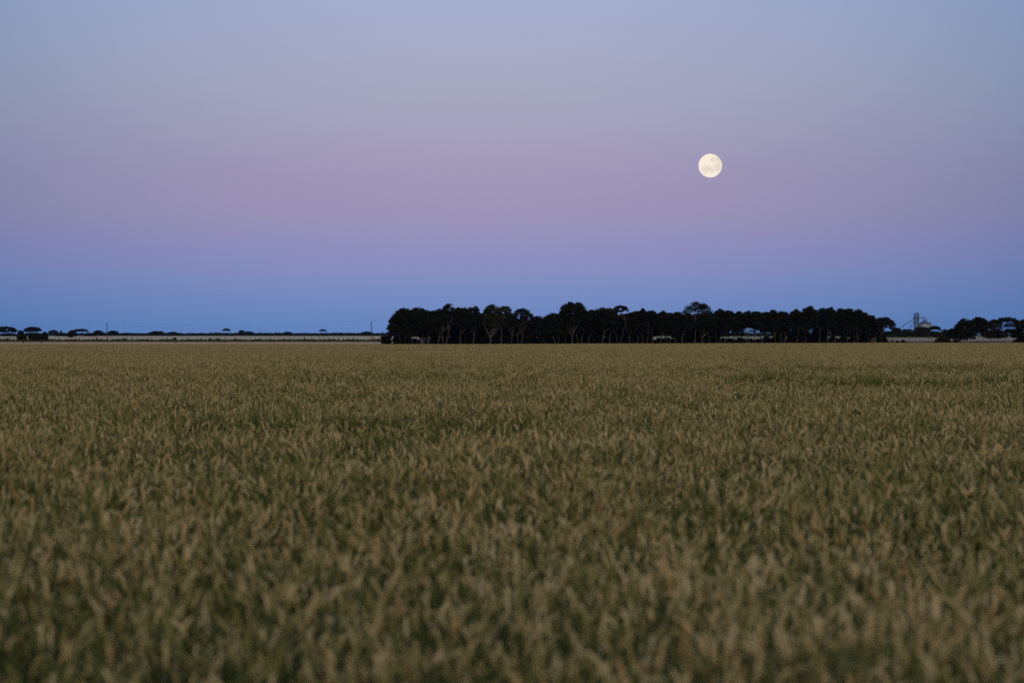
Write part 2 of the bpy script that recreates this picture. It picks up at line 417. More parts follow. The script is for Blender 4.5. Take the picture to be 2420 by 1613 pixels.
ci.inputs['Separate Children'].default_value = True; ci.inputs['Reset Children'].default_value = True
ip = ng.nodes.new('GeometryNodeInstanceOnPoints'); ip.inputs['Pick Instance'].default_value = True
def attr(nm, ty):
    n = ng.nodes.new('GeometryNodeInputNamedAttribute'); n.data_type = ty; n.inputs['Name'].default_value = nm
    return n.outputs['Attribute']
ng.links.new(gi.outputs[0], ip.inputs['Points']); ng.links.new(ci.outputs[0], ip.inputs['Instance'])
ng.links.new(attr('tile_id', 'INT'), ip.inputs['Instance Index'])
ng.links.new(attr('turn', 'FLOAT_VECTOR'), ip.inputs['Rotation']); ng.links.new(attr('size', 'FLOAT_VECTOR'), ip.inputs['Scale'])
ng.links.new(ip.outputs[0], go.inputs[0])
md = wheat.modifiers.new('scatter', 'NODES'); md.node_group = ng

# ------------------------------------------------------------------ moon
moon_dist = 22000.0
mo = MB()
mr = 27.8/F*moon_dist
prof = [(max(mr*math.sin(math.pi*k/24), 0.01), -mr*math.cos(math.pi*k/24)) for k in range(25)]
mo.lathe(prof, 48)
mm, t, out = new_mat('moon_surface')
em = t.nodes.new('ShaderNodeEmission'); c = t.nodes.new('ShaderNodeTexCoord')
nz = t.nodes.new('ShaderNodeTexNoise'); nz.inputs['Scale'].default_value = 0.045; nz.inputs['Detail'].default_value = 6; nz.inputs['Roughness'].default_value = 0.6
t.links.new(c.outputs['Object'], nz.inputs['Vector'])
wv_ = t.nodes.new('ShaderNodeVectorMath'); wv_.operation = 'MULTIPLY_ADD'; wv_.inputs[1].default_value = (38, 0, 38)
t.links.new(nz.outputs['Color'], wv_.inputs[0]); t.links.new(c.outputs['Object'], wv_.inputs[2])
fl_ = t.nodes.new('ShaderNodeVectorMath'); fl_.operation = 'MULTIPLY'; fl_.inputs[1].default_value = (1, 0, 1); t.links.new(wv_.outputs[0], fl_.inputs[0])
acc = None
def mnode(op, a, b):
    n = t.nodes.new('ShaderNodeMath'); n.operation = op
    for i_, v_ in enumerate((a, b)):
        if isinstance(v_, (int, float)): n.inputs[i_].default_value = v_
        else: t.links.new(v_, n.inputs[i_])
    return n.outputs[0]
for px_, pz_, pr_, ps_ in ((90, 240, 55, .7), (30, 165, 75, .8), (75, 105, 60, .6), (215, 175, 105, .9), (270, 60, 90, .8), (215, -50, 130, 1.0), (190, -140, 90, .8),
                           (30, -65, 50, .7), (-100, -90, 85, .9), (-235, -120, 80, .9), (-120, -150, 80, 1.0), (0, -150, 95, 1.0), (50, -195, 60, .7), (-180, -230, 55, .8), (-205, -15, 50, .35), (0, -255, 45, .4)):
    dn = t.nodes.new('ShaderNodeVectorMath'); dn.operation = 'DISTANCE'; t.links.new(fl_.outputs[0], dn.inputs[0])
    dn.inputs[1].default_value = (px_/365*mr+19, 0, pz_/365*mr+19)
    mr_ = t.nodes.new('ShaderNodeMapRange'); mr_.interpolation_type = 'SMOOTHSTEP'
    mr_.inputs[1].default_value = pr_*1.35/365*mr; mr_.inputs[2].default_value = pr_*0.35/365*mr; mr_.inputs[3].default_value = 0; mr_.inputs[4].default_value = ps_
    t.links.new(dn.outputs['Value'], mr_.inputs[0])
    acc = mr_.outputs[0] if acc is None else mnode('MAXIMUM', acc, mr_.outputs[0])
lo_out = mnode('SUBTRACT', mnode('ADD', 0.85, mnode('MULTIPLY', mnode('SUBTRACT', nz.outputs['Fac'], 0.5), 0.7)), mnode('MULTIPLY', acc, 0.85))
rr = t.nodes.new('ShaderNodeValToRGB'); rr.color_ramp.elements[0].position = 0.0; rr.color_ramp.elements[0].color = (*lin((230, 214, 200)), 1)
rr.color_ramp.elements[1].position = 1.0; rr.color_ramp.elements[1].color = (*lin((253, 241, 224)), 1)
t.links.new(lo_out, rr.inputs[0]); t.links.new(rr.outputs[0], em.inputs[0]); t.links.new(em.outputs[0], out.inputs[0])
moon = mo.build('moon', mm, smooth=True)
moon.location = (ux(1678.5, moon_dist), moon_dist, yz(391.5, moon_dist))
tag(moon, 'pale cream full moon in the violet sky above the trees', 'moon')

# ------------------------------------------------------------------ trees and shrubs
def leaf_cloud(r, C, R, per, size, shell=0.5):
    """leaf sprays on and inside ellipsoid clumps; C (n,3), R (n,3)"""
    n = len(C); i = np.repeat(np.arange(n), per) if np.isscalar(per) else np.repeat(np.arange(n), per)
    m = len(i)
    d = r.normal(0, 1, (m, 3)); d /= np.linalg.norm(d, axis=1)[:, None]
    d[:, 2] = np.where(d[:, 2] < 0, d[:, 2]*0.65, d[:, 2])
    p = C[i] + d*R[i]*(shell+(1-shell)*r.random(m)**0.6)[:, None]*r.uniform(0.8, 1.22, m)[:, None]
    a = r.normal(0, 1, (m, 3)); a[:, 2] -= 0.5; a /= np.linalg.norm(a, axis=1)[:, None]
    b = np.cross(a, r.normal(0, 1, (m, 3))); b /= np.linalg.norm(b, axis=1)[:, None]+1e-9
    la = (size*r.uniform(0.7, 1.35, m))[:, None]*a; lb = (size*0.55*r.uniform(0.7, 1.3, m))[:, None]*b
    V = np.stack([p-la*0.5, p+lb*0.5, p+la*0.5, p-lb*0.5], 1).reshape(-1, 3)
    ct = r.uniform(0, 1, n)
    return V, np.arange(m*4).reshape(-1, 4), np.clip(0.5*ct[i]+0.5*r.random(m), 0, 1)
def limb(r, p, q, r0, r1, k=6, wob=0.06):
    p = np.asarray(p, float); q = np.asarray(q, float); t = np.linspace(0, 1, k)[:, None]
    Ln = np.linalg.norm(q-p)
    c = p + (q-p)*t
    c[1:-1] += r.normal(0, wob*Ln/2.2, (k-2, 3))*np.array([1, 1, 0.4])
    c[:, 2] += np.sin(t[:, 0]*math.pi)*-0.05*Ln
    return tube(c, np.linspace(r0, r1, k), 5)
CROWN = {'dense': dict(fill=1.0, per=150, shell=0.55), 'umbrella': dict(fill=1.0, per=150, shell=0.5), 'sparse': dict(fill=0.55, per=85, shell=0.35),
         'bush': dict(fill=1.2, per=130, shell=0.5)}
def tree(name, label, tu, cu, hw, top, bot, D, style='dense', leaf='gum', bark='bark', seed=0, stems=1, fork=None, cat='tree', group=None, lean=None, thick=1.0, clump=1.0):
    """a tree standing D metres out; tu, cu, hw, top, bot give trunk place, crown place, half width, top and underside as bearings"""
    r = np.random.default_rng(seed*7919+int(tu*10)+int(top))
    k = D/F
    bx, by = ux(tu, D), D
    bz = gz(bx, by)
    root = empty(name, (bx, by, bz))
    tag(root, label, cat, group)
    hwm = hw*k; zt = yz(top, D)-bz; zb = max(yz(bot, D)-bz, 0.15); ox = ux(cu, D)-bx
    st = CROWN[style]
    ch = zt-zb
    cr = np.clip(0.30*min(hwm, ch), 0.32, 1.25)*clump
    # clump centres: a line along the upper outline, then a fill below it
    def topz(a, b): return zb + ch*np.clip(1-0.33*a*a-0.24*a**6-0.3*(b*b)*(1-a*a), 0.1, 1)
    C = []; R = []
    nl = max(5, int(2.6*hwm/cr))
    for a in np.linspace(-0.93, 0.93, nl):
        for b in (-0.35, 0.25):
            rr_ = cr*r.uniform(0.55, 1.2)
            aa, bb = a+r.normal(0, 0.05), b+r.normal(0, 0.2)
            C.append((ox+aa*(hwm-rr_*0.55), bb*hwm*0.75, topz(aa, bb)-rr_*0.8 - abs(r.normal(0, 0.08))*ch)); R.append(rr_)
    nf = int(st['fill']*2.6*hwm*ch/(cr*cr))
    nf = min(nf, 90)
    for _ in range(nf):
        a, b = r.uniform(-1, 1), r.uniform(-0.9, 0.9)
        if a*a+b*b > 1: a *= 0.7; b *= 0.6
        tz = topz(a, b)
        lo_ = zb if style != 'umbrella' else zb+(tz-zb)*0.25
        rr_ = cr*r.uniform(0.6, 1.15)
        z = lo_ + (tz-rr_-lo_)*(1-r.random()**(1.5 if style != 'bush' else 1.0))
        C.append((ox+a*(hwm-rr_*0.6), b*hwm*0.75, max(z, zb+rr_*0.3))); R.append(rr_)
    C = np.array(C); R = np.array(R)
    R3 = np.stack([R*1.12, R*1.12, R*(0.72 if style == 'umbrella' else 0.8)], -1)
    size = float(np.clip(0.30*cr+0.10, 0.16, 0.42))
    V, Q, T = leaf_cloud(r, C, R3, st['per'], size, st['shell'])
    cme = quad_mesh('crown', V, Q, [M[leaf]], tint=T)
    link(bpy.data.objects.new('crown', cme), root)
    # trunk and limbs
    Vs, Qs, off = [], [], 0
    def put(VQ):
        nonlocal off
        Vs.append(VQ[0]); Qs.append(VQ[1]+off); off += len(VQ[0])
    tr = (0.0098*thick*zt + 0.025)*(1.6 if style == 'umbrella' else 1.0)
    if style == 'bush':
        for q in range(4):
            e = C[r.integers(0, len(C))]; put(limb(r, (r.normal(0, 0.15), r.normal(0, 0.1), -0.2), e, tr*0.7, tr*0.25))
    else:
        fz = zt*(fork if fork else r.uniform(0.22, 0.42))
        for sidx in range(stems):
            sx_ = 0 if stems == 1 else (sidx-(stems-1)/2)*0.35+r.normal(0, 0.08)
            ln = (lean if lean is not None else r.normal(0, 0.12))
            if stems > 1: ln = (sidx-(stems-1)/2)*0.55
            fp = np.array([sx_+ln*fz*0.8, r.normal(0, 0.2), fz])
            put(limb(r, (sx_*0.45, r.normal(0, 0.1), -0.3), fp, tr/(stems**0.4), tr*0.72/(stems**0.4), 7, 0.035))
            order = np.argsort(r.random(len(C)))[: (7 if stems == 1 else 4)]
            for e in order:
                mid = fp + (C[e]-fp)*np.array([0.55, 0.55, 0.5])
                put(limb(r, fp-np.array([0, 0, 0.05]), mid, tr*0.55/(stems**0.4), tr*0.36/(stems**0.4), 5, 0.06))
                put(limb(r, mid, C[e]*0.97+fp*0.03, tr*0.36/(stems**0.4), tr*0.12, 5, 0.08))
                if style in ('umbrella', 'sparse'):
                    e2 = np.argmin(np.linalg.norm(C-C[e]-r.normal(0, cr, 3), axis=1))
                    put(limb(r, mid, C[e2], tr*0.25, tr*0.09, 5, 0.08))
    tme = quad_mesh('trunk', np.concatenate(Vs), np.concatenate(Qs), [M[bark]], smooth=True)
    link(bpy.data.objects.new('trunk', tme), root)
    return root
def GD(u, extra=6.0):
    """distance of the grove's front row at bearing u"""
    D = 700.0
    for _ in range(4): D = float(d_edge(ux(u, D)))+extra
    return D
G = 'gum trees of the front row along the wheat'
GT = [ # trunk, crown centre, half width, top, bottom, style, leaf, bark, options, label
 (957, 956, 30, 724, 795, 'dense', 'gum', 'darkbark', dict(stems=3), 'broad dark gum at the left end of the grove, crown drooping to the ground'),
 (980, 986, 26, 723, 785, 'dense', 'gum', 'redbark', dict(stems=2), 'dense gum on pinkish twin trunks in a narrow V near the grove left end'),
 (997, 1004, 19, 728, 788, 'dense', 'gum', 'bark', dict(thick=.7, fork=.4), 'gum with a thin pale trunk in front of the blue-grey shed'),
 (1013.5, 1022, 19, 731, 785, 'dense', 'gum', 'redbark', dict(fork=.38, lean=0), 'gum with a straight orange-brown trunk just right of the blue-grey shed'),
 (1034, 1044, 22, 727, 780, 'dense', 'gum', 'bark', dict(lean=.2), 'gum with a thin trunk leaning right under the feathery treetop'),
 (1051, 1060, 15, 714, 765, 'sparse', 'bluegum', 'bark', dict(stems=2, clump=.8), 'tall gum whose feathery open top pokes above the dense crowns on the left'),
 (1088, 1091, 21, 722, 780, 'dense', 'gum', 'bark', dict(fork=.33, stems=1), 'gum with a pale wishbone trunk between the feathery treetop and the big spreading gum'),
 (1118, 1119, 16, 719, 785, 'sparse', 'bluegum', 'bark', dict(), 'blue-green gum with a small rounded top just left of the big spreading gum'),
 (1159, 1165, 24, 716, 772, 'sparse', 'olive', 'bark', dict(fork=.22, thick=1.3), 'olive green gum with a stout pale trunk spreading into many bare limbs'),
 (1184, 1193, 17, 717, 775, 'sparse', 'olive', 'bark', dict(fork=.4, lean=0.02, thick=1.1), 'olive gum with a straight pale trunk right beside the big spreading gum'),
 (1208, 1209, 11, 742, 785, 'sparse', 'bluegum', 'bark', dict(thick=.7), 'small slender gum filling the gap left of the airy gum'),
 (1229, 1235, 23, 726, 772, 'sparse', 'bluegum', 'bark', dict(fork=.3, stems=2, clump=.8), 'airy gum with pale forked stems and see-through crown, left of the skyline dip'),
 (1283, 1269, 22, 744, 800, 'dense', 'bluegum', 'darkbark', dict(), 'low dark round tree in the dip of the grove skyline'),
 (1315, 1306, 24, 736, 795, 'dense', 'gum', 'bark', dict(stems=2, thick=.8), 'rounded gum on the slope of the skyline just right of its dip'),
 (1334, 1334, 18, 731, 790, 'dense', 'gum', 'darkbark', dict(), 'dark trunked gum at the left foot of the highest dome'),
 (1352, 1353, 30, 709, 765, 'dense', 'gum', 'bark', dict(), 'tall gum with a dense dome, the highest top left of the moon'),
 (1369, 1379, 20, 728, 785, 'dense', 'gum', 'bark', dict(thick=.8, stems=2), 'gum with thin twin stems under the right side of the highest dome'),
 (1387, 1399, 16, 729, 780, 'dense', 'gum', 'redbark', dict(lean=.3, fork=.4), 'gum with a reddish trunk leaning hard to the right'),
 (1423, 1426, 27, 722, 775, 'dense', 'gum', 'redbark', dict(lean=.15), 'wide flat-topped gum just left of the raised tuft'),
 (1438, 1447, 14, 728, 785, 'dense', 'gum', 'bark', dict(lean=.2), 'narrow gum squeezed between the flat-topped gum and the raised tuft'),
 (1463, 1467, 15, 719, 737, 'sparse', 'gum', 'bark', dict(fork=.62, stems=2, thick=.6), 'thin-stemmed gum holding a small round tuft up against the sky'),
 (1489, 1490, 16, 735, 785, 'dense', 'gum', 'bark', dict(thick=.9), 'gum just right of the raised tuft, with a pale bent trunk'),
 (1508, 1503, 13, 730, 785, 'dense', 'gum', 'bark', dict(lean=0), 'gum with a straight pale trunk left of the red twin trunks'),
 (1524, 1519, 11, 726, 785, 'dense', 'gum', 'redbark', dict(stems=2), 'gum with a small knob of a top and red-brown twin trunks'),
 (1542, 1538, 20, 730, 780, 'dense', 'gum', 'bark', dict(lean=0), 'round-topped gum with a pale trunk just right of the red twin trunks'),
 (1561, 1568, 16, 732, 782, 'dense', 'gum', 'redbark', dict(lean=.1), 'brown trunked gum at the left edge of the gap showing pale paddock'),
 (1578, 1586, 15, 734, 782, 'dense', 'gum', 'bark', dict(stems=2), 'gum forked from its base in the middle of the left paddock gap'),
 (1595, 1602, 15, 733, 782, 'dense', 'gum', 'bark', dict(lean=.15), 'gum with a pale trunk at the right edge of the left paddock gap'),
 (1613, 1620, 17, 737, 785, 'dense', 'gum', 'bark', dict(thick=.8), 'gum below and left of the airy dome, with a thin pale trunk'),
 (1640, 1648, 29, 711, 746, 'sparse', 'gum', 'bark', dict(fork=.45, clump=1.1), 'tall gum with an airy dome and bright gaps at its underside, below the moon'),
 (1663, 1668, 20, 735, 785, 'dense', 'gum', 'bark', dict(fork=.25, thick=1.1), 'gum directly under the moon, with a pale trunk and long limb reaching right'),
 (1679, 1686, 14, 737, 785, 'dense', 'gum', 'bark', dict(thick=.8), 'low-topped gum in the notch right of the airy dome'),
 (1697, 1702, 17, 728, 782, 'dense', 'gum', 'bark', dict(stems=2, thick=.8), 'gum whose flat knob of foliage rises right of the notch'),
 (1714, 1723, 16, 731, 778, 'dense', 'gum', 'redbark', dict(lean=.05), 'gum with a red-streaked trunk at the left edge of the wide paddock gap'),
 (1734, 1748, 17, 731, 770, 'dense', 'gum', 'darkbark', dict(lean=.1), 'gum with a black trunk at the left side of the wide paddock gap'),
 (1766, 1770, 17, 733, 768, 'dense', 'gum', 'bark', dict(fork=.2, stems=2), 'gum with a low fork in the middle of the wide paddock gap'),
 (1783, 1788, 16, 731, 768, 'dense', 'gum', 'redbark', dict(lean=0), 'gum with a short brown trunk right of the low fork in the wide gap'),
 (1800, 1812, 15, 733, 768, 'dense', 'gum', 'bark', dict(lean=0, fork=.4), 'gum with a tall pale trunk at the right of the wide paddock gap'),
 (1832, 1827, 14, 729, 780, 'dense', 'gum', 'darkbark', dict(), 'dark gum with a small peaked top closing the right end of the wide paddock gap'),
 (1851, 1852, 19, 731, 785, 'dense', 'gum', 'bark', dict(stems=2), 'gum with pale stems in a wide V between the wide gap and high right dome'),
 (1880, 1882, 19, 729, 785, 'dense', 'gum', 'darkbark', dict(), 'black trunked gum just left of the high dome in the right half'),
 (1905, 1913, 19, 720, 775, 'dense', 'gum', 'darkbark', dict(), 'gum with the high rounded dome right of the moon'),
 (1937, 1944, 14, 725, 775, 'dense', 'gum', 'bark', dict(lean=0), 'gum just right of the high right dome, with a short pale trunk'),
 (1956, 1962, 15, 723, 775, 'dense', 'gum', 'redbark', dict(lean=0), 'gum with a reddish trunk second right of the high right dome'),
 (1972, 1988, 15, 725, 778, 'dense', 'gum', 'bark', dict(lean=.1), 'gum with a grey trunk left of the darkest block of crowns at the right'),
 (2003, 2008, 19, 725, 785, 'dense', 'gum', 'darkbark', dict(), 'dense black gum beside the pale forked trunk at the right end'),
 (2022, 2032, 19, 728, 775, 'dense', 'gum', 'bark', dict(fork=.2, stems=2, thick=1.2), 'gum with a bright pale trunk forked low, where the skyline steps down at right'),
 (2052, 2056, 15, 741, 790, 'dense', 'gum', 'darkbark', dict(), 'lower gum on the step down at the right end of the grove'),
 (2084, 2089, 21, 747, 777, 'dense', 'bluegum', 'darkbark', dict(fork=.4), 'last gum at the right end of the grove, grey-green with sky gaps below its crown'),
]
def paddock_gap(u): return 1712 < u < 1832 or 1550 < u < 1602 or 1950 < u < 1986
for i, (tu, cu, hw, top, bot, st, lf, bk, op, lab) in enumerate(GT):
    if paddock_gap(tu): bot += (i*7 % 5)*4
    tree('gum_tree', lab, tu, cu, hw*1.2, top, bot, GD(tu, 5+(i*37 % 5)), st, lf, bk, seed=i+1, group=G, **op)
# second and third rows, seen only as dark crowns and trunks between those in front
rb = np.random.default_rng(5)
def back_top(u): return float(np.interp(u, [920, 960, 1040, 1190, 1225, 1255, 1290, 1330, 1700, 1760, 2000, 2050, 2090], [746, 733, 731, 736, 747, 753, 749, 737, 738, 737, 733, 746, 765]))
i = 0
for row, ext in enumerate((16, 30, 46)):
    for u in np.arange(944+row*8, 2070, 23):
        u = float(u+rb.normal(0, 4)); i += 1
        if paddock_gap(u) and row == 2: continue
        airy = 1690 < u < 1995 and rb.random() < 0.7
        if 1690 < u < 1995 and row == 1 and rb.random() < 0.45: continue
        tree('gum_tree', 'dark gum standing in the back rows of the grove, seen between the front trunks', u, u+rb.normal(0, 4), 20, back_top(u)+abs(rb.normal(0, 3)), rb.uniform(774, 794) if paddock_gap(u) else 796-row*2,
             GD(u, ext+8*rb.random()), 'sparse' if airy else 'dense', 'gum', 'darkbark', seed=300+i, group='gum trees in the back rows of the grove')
# understorey
for i, u in enumerate(np.arange(938, 2098, 10.5)):
    u = float(u+rb.normal(0, 3))
    if paddock_gap(u): h = 799+rb.normal(0, 3.5)
    elif 985 < u < 1018: continue
    else: h = 791+rb.normal(0, 3)
    tree('shrub', 'dark low shrub in the understorey among the grove trunks', u, u, 11, h, 815, GD(u, 13+26*rb.random()), 'bush', 'gum', 'darkbark', seed=500+i,
         cat='shrub', group='understorey shrubs of the grove')
# right-hand clump beyond the paddock gap
RT = [
 (2278, 2279, 25, 751, 806, 'dense', 'gum', 'darkbark', dict(stems=3), 'big dense tree, leftmost of the right-hand clump, leafy to the ground'),
 (2320, 2313, 22, 746, 790, 'dense', 'gum', 'darkbark', dict(stems=2), 'tree with the highest rounded top of the right-hand clump'),
 (2338, 2346, 20, 753, 776, 'sparse', 'gum', 'darkbark', dict(stems=4), 'many-stemmed tree with sky gaps in the dip of the right-hand clump'),
 (2374, 2379, 30, 746, 775, 'sparse', 'gum', 'darkbark', dict(fork=.25), 'wide umbrella-crowned tree on a single black trunk at far right'),
 (2414, 2418, 18, 752, 808, 'dense', 'gum', 'darkbark', dict(), 'dense tree cut off by the right edge of the view'),
 (2252, 2250, 12, 774, 800, 'dense', 'gum', 'darkbark', dict(), 'small dark tree at the left shoulder of the right-hand clump'),
 (2352, 2347, 24, 774, 798, 'dense', 'gum', 'darkbark', dict(stems=3), 'low spreading tree behind, under the sky gaps of the many-stemmed tree'),
 (2388, 2388, 22, 775, 797, 'dense', 'gum', 'darkbark', dict(stems=2), 'low tree behind, filling the space below the wide umbrella crown'),
]
for i, (tu, cu, hw, top, bot, st, lf, bk, op, lab) in enumerate(RT):
    tree('bushy_tree', lab, tu, cu, hw*1.12, top, bot, GD(tu, 10+i*2), st, lf, bk, seed=700+i, group='trees of the right-hand clump', **op)
SH = [(2228, 2228, 19, 793, 813, 'hedge', 'large dark green bush left of the right-hand clump'),
      (2257, 2258, 9, 803, 813, 'gum', 'small black bush tucked between the large green bush and the dense right-hand tree'),
      (2135, 2135, 7, 802, 813, 'gum', 'round dark bush in the paddock gap, right of its smaller neighbour'),
      (2121, 2121, 5, 803, 813, 'gum', 'small pointed dark bush near the dead sapling'),
      (2408, 2405, 14, 800, 813, 'gum', 'low dark bush by the right edge under the last tree'),
      (2108, 2108, 6, 801, 813, 'pale', 'pale straw-coloured bush at the foot of the dead sapling'),
      (2066, 2064, 6, 799, 810, 'pale', 'pale dry bush half hidden under the right end of the grove')]
for i, (tu, cu, hw, top, bot, lf, lab) in enumerate(SH):
    tree('bush', lab, tu, cu, hw, top, bot, GD(tu, 8+i), 'bush', lf, 'darkbark', seed=800+i, cat='bush', group='bushes along the far wheat edge')
# dead sapling
r_ = np.random.default_rng(31)
D = GD(2100, 4); bx = ux(2100, D); root = tag(empty('dead_sapling', (bx, D, gz(bx, D))), 'bare pale dead sapling at the right end of the grove', 'dead tree')
Vs, Qs, off = [], [], 0
for p, q, a, b in (((0,0,-.3), (0.05,0,3.4), .09, .04), ((0,0,.4), (-.25,0,2.2), .04, .02), ((.02,0,1.0), (.3,.1,2.4), .04, .015), ((0,0,.1), (.35,0,.9), .05, .02)):
    V, Q = limb(r_, p, q, a, b, 7, .05); Vs.append(V); Qs.append(Q+off); off += len(V)
link(bpy.data.objects.new('trunk', quad_mesh('trunk', np.concatenate(Vs), np.concatenate(Qs), [M['bark']], smooth=True)), root)

# trees far out on the left, across the dry paddock
LT = [
 (4, 10, 30, 770, 785, 1540, 'dense', dict(stems=3, clump=.8), 'wide umbrella tree cut off by the left edge of the view'),
 (73, 77, 21, 771, 783.5, 1540, 'dense', dict(stems=2), 'dome-topped tree with a strip of sky under its crown, above the long hedge'),
 (49, 49, 8, 779, 794, 1530, 'bush', dict(), 'upright bushy tree between the umbrella tree at the edge and the dome-topped tree'),
 (106, 106, 7, 783, 795, 1560, 'bush', dict(), 'small round tree just right of the dome-topped tree'),
 (127, 126, 13, 778, 790, 1620, 'sparse', dict(stems=3), 'loose grey-green tree left of the tiny spire tree'),
 (144.5, 144.5, 2.6, 780, 792, 1650, 'bush', dict(), 'tiny spire-shaped tree rising over low scrub'),
 (173, 171, 11, 779, 796, 968, 'dense', dict(stems=4), 'dark tree on several stems standing at the roadside fence'),
 (198, 191, 18, 776, 784, 1560, 'umbrella', dict(lean=.1), 'flat arched umbrella tree right behind the dark fence-line tree'),
 (232, 232, 12, 779, 790, 1580, 'umbrella', dict(stems=3), 'small domed tree just left of the first power pole'),
 (267, 268, 13, 780, 789, 1600, 'umbrella', dict(stems=4), 'small arched tree just right of the first power pole'),
 (370, 371, 20, 781, 794, 1900, 'bush', dict(), 'broad rounded thicket tree, highest of the low scrub in the left middle'),
 (408, 408, 14, 783, 794, 1880, 'bush', dict(), 'rounded tree right of the broad thicket tree'),
 (534, 535, 9, 775, 782, 2000, 'umbrella', dict(stems=2), 'small umbrella tree standing alone above the scrub, halfway between the power poles'),
 (572, 571, 8, 779, 790, 2050, 'umbrella', dict(stems=2), 'little domed tree over the left end of the long thicket'),
 (588, 586, 18, 782, 794, 2040, 'bush', dict(), 'long low thicket tree right of the little domed tree'),
 (680, 680, 13, 783, 794, 2000, 'bush', dict(), 'low mound of a tree left of the lone stemmed tree'),
 (763, 763, 9, 777, 783, 2000, 'umbrella', dict(stems=2, fork=.35), 'lone tree with open stems standing clear of the scrub, left of the second power pole'),
 (868, 867, 17, 782, 792, 1750, 'umbrella', dict(stems=4), 'wide flattened tree behind the second power pole'),
]
for i, (tu, cu, hw, top, bot, D, st, op, lab) in enumerate(LT):
    tree('distant_tree', lab, tu, cu, hw, top, bot, D, st, 'bluegum', 'darkbark', seed=900+i, group='distant trees across the left paddock', **op)
for i, (u, hw, top, D) in enumerate([(20, 24, 786, 1500), (78, 26, 785, 1500), (150, 15, 786, 1500), (214, 15, 786, 1500), (300, 20, 786, 1700), (250, 14, 786.5, 1650)]):
    tree('scrub_bush', ['low dark scrub under the umbrella tree at the left edge', 'dark scrub filling the space under the dome-topped tree', 'low scrub around the tiny spire tree',
         'low scrub beneath the flat arched umbrella tree', 'low scrub right of the small arched tree', 'low scrub behind the first power pole'][i],
         u, u, hw, top, 797, D, 'bush', 'bluegum', 'darkbark', seed=950+i, cat='bush', group='scrub under the left trees')
# low trees at the foot of the silo
ST = [(2118, 2119, 13, 773, 790, 'dense', 'low tree at the left end of the row below the silo'),
      (2145, 2144, 15, 777, 783, 'umbrella', 'flat-topped low tree under the conveyor legs'),
      (2180, 2179, 20, 770, 788, 'dense', 'rounded tree directly in front of the steel silo'),
      (2207, 2209, 15, 769, 780, 'umbrella', 'sloping umbrella tree at the right side of the silo'),
      (2234, 2235, 10, 777, 788, 'umbrella', 'small tree right of the silo trees, before the right-hand clump')]
for i, (tu, cu, hw, top, bot, st, lab) in enumerate(ST):
    tree('low_tree', lab, tu, cu, hw, top, bot, 1470+i*4, st, 'gum', 'darkbark', seed=1000+i, group='low trees below the silo', stems=2)
for i, (u, lab) in enumerate([(2116, 'pale rounded shrub on the far paddock edge, left of three'), (2148, 'pale green rounded shrub on the far paddock edge, middle of three'), (2199, 'tan rounded shrub on the far paddock edge, right of three')]):
    tree('paddock_shrub', lab, u, u, 5, 794.5, 802, 1330, 'bush', 'pale', 'darkbark', seed=1100+i, cat='shrub', group='rounded shrubs on the far paddock')

# far scrub that reads as one mass
def mass(name, label, u0, u1, fn, leaf, per, seed):
    r = np.random.default_rng(seed); C, R = [], []
    for (D, topy, wob, hgt) in fn:
        u = u0
        ph = r.uniform(0, 6)
        while u < u1:
            k = D/F; x = ux(u, D)
            b = gz(x, D); z1 = yz(topy + wob*(math.sin(u*0.045+ph)+0.6*math.sin(u*0.13+2*ph)+r.normal(0, 0.5)), D)
            z1 = max(z1, b+0.8)
            rr_ = min(hgt, (z1-b)*0.5)*r.uniform(0.8, 1.1)
            for z in np.arange(b+rr_*0.5, max(z1-rr_*0.5, b+rr_*0.6), rr_*0.9):
                C.append((x+r.normal(0, .4), D+r.normal(0, 3), z)); R.append((rr_*1.5, rr_*1.4, rr_*0.75))
            u += rr_*1.2/k
    V, Q, T = leaf_cloud(r, np.array(C), np.array(R), per, 0.75, 0.5)
    o = link(bpy.data.objects.new(name, quad_mesh(name, V, Q, [M[leaf]], tint=T)))
    return tag(o, label, 'woodland', kind='stuff')
mass('far_woodland', 'low dark line of far scrub along the horizon', 120, 2080, [(1700, 789.5, 1.7, 1.5), (1950, 787.0, 1.5, 1.8), (2600, 786.5, 0.9, 2.2), (3600, 786.5, 0.8, 2.5)], 'bluegum', 26, 41)
mass('dark_scrub', 'dark band of scrub below the silo', 2040, 2300, [(1440, 782.5, 0.9, 1.2), (1452, 783, 0.9, 1.2)], 'gum', 110, 43)
# dark grass and litter at the foot of the grove, and the roadside grass lines at left
def grass(name, label, rows, n, h, seed, leaf='weed', xs=(-300, -36)):
    r = np.random.default_rng(seed)
    x = r.uniform(xs[0], xs[1], n); s = rows[r.integers(0, len(rows), n)] + r.normal(0, 1.2, n)
    y = s + d_edge(x); z = z_of(x, y)
    hh = h*r.uniform(0.4, 1.2, n)*(0.75+0.35*np.sin(x*0.21+s)+0.2*np.sin(x*0.73))
    P = np.stack([x, y, z-0.05], -1)[:, None, :] + np.zeros((n, 3, 3))
    P[:, 1, 2] += hh*0.6; P[:, 2, 2] += hh
    P[:, 2, :2] += r.normal(0, 0.25, (n, 2)); P[:, 1, :2] += r.normal(0, 0.08, (n, 2))
    w = r.normal(0, 1, (n, 3)); w[:, 2] = 0; w /= np.linalg.norm(w, axis=1)[:, None]
    V, Q = strips(P, w[:, None, :]*np.array([0.14, 0.12, 0.02])[None, :, None])
    o = link(bpy.data.objects.new(name, quad_mesh(name, V, Q, [M[leaf]], tint=np.repeat(r.random(n), 2))))
    return tag(o, label, 'grass', kind='stuff')
grass('roadside_grass', 'dark weedy grass lining both sides of the dirt road', np.array([190.0, 192.0, 194.0, 236.0, 240.0, 244.0]), 22000, 0.75, 51)
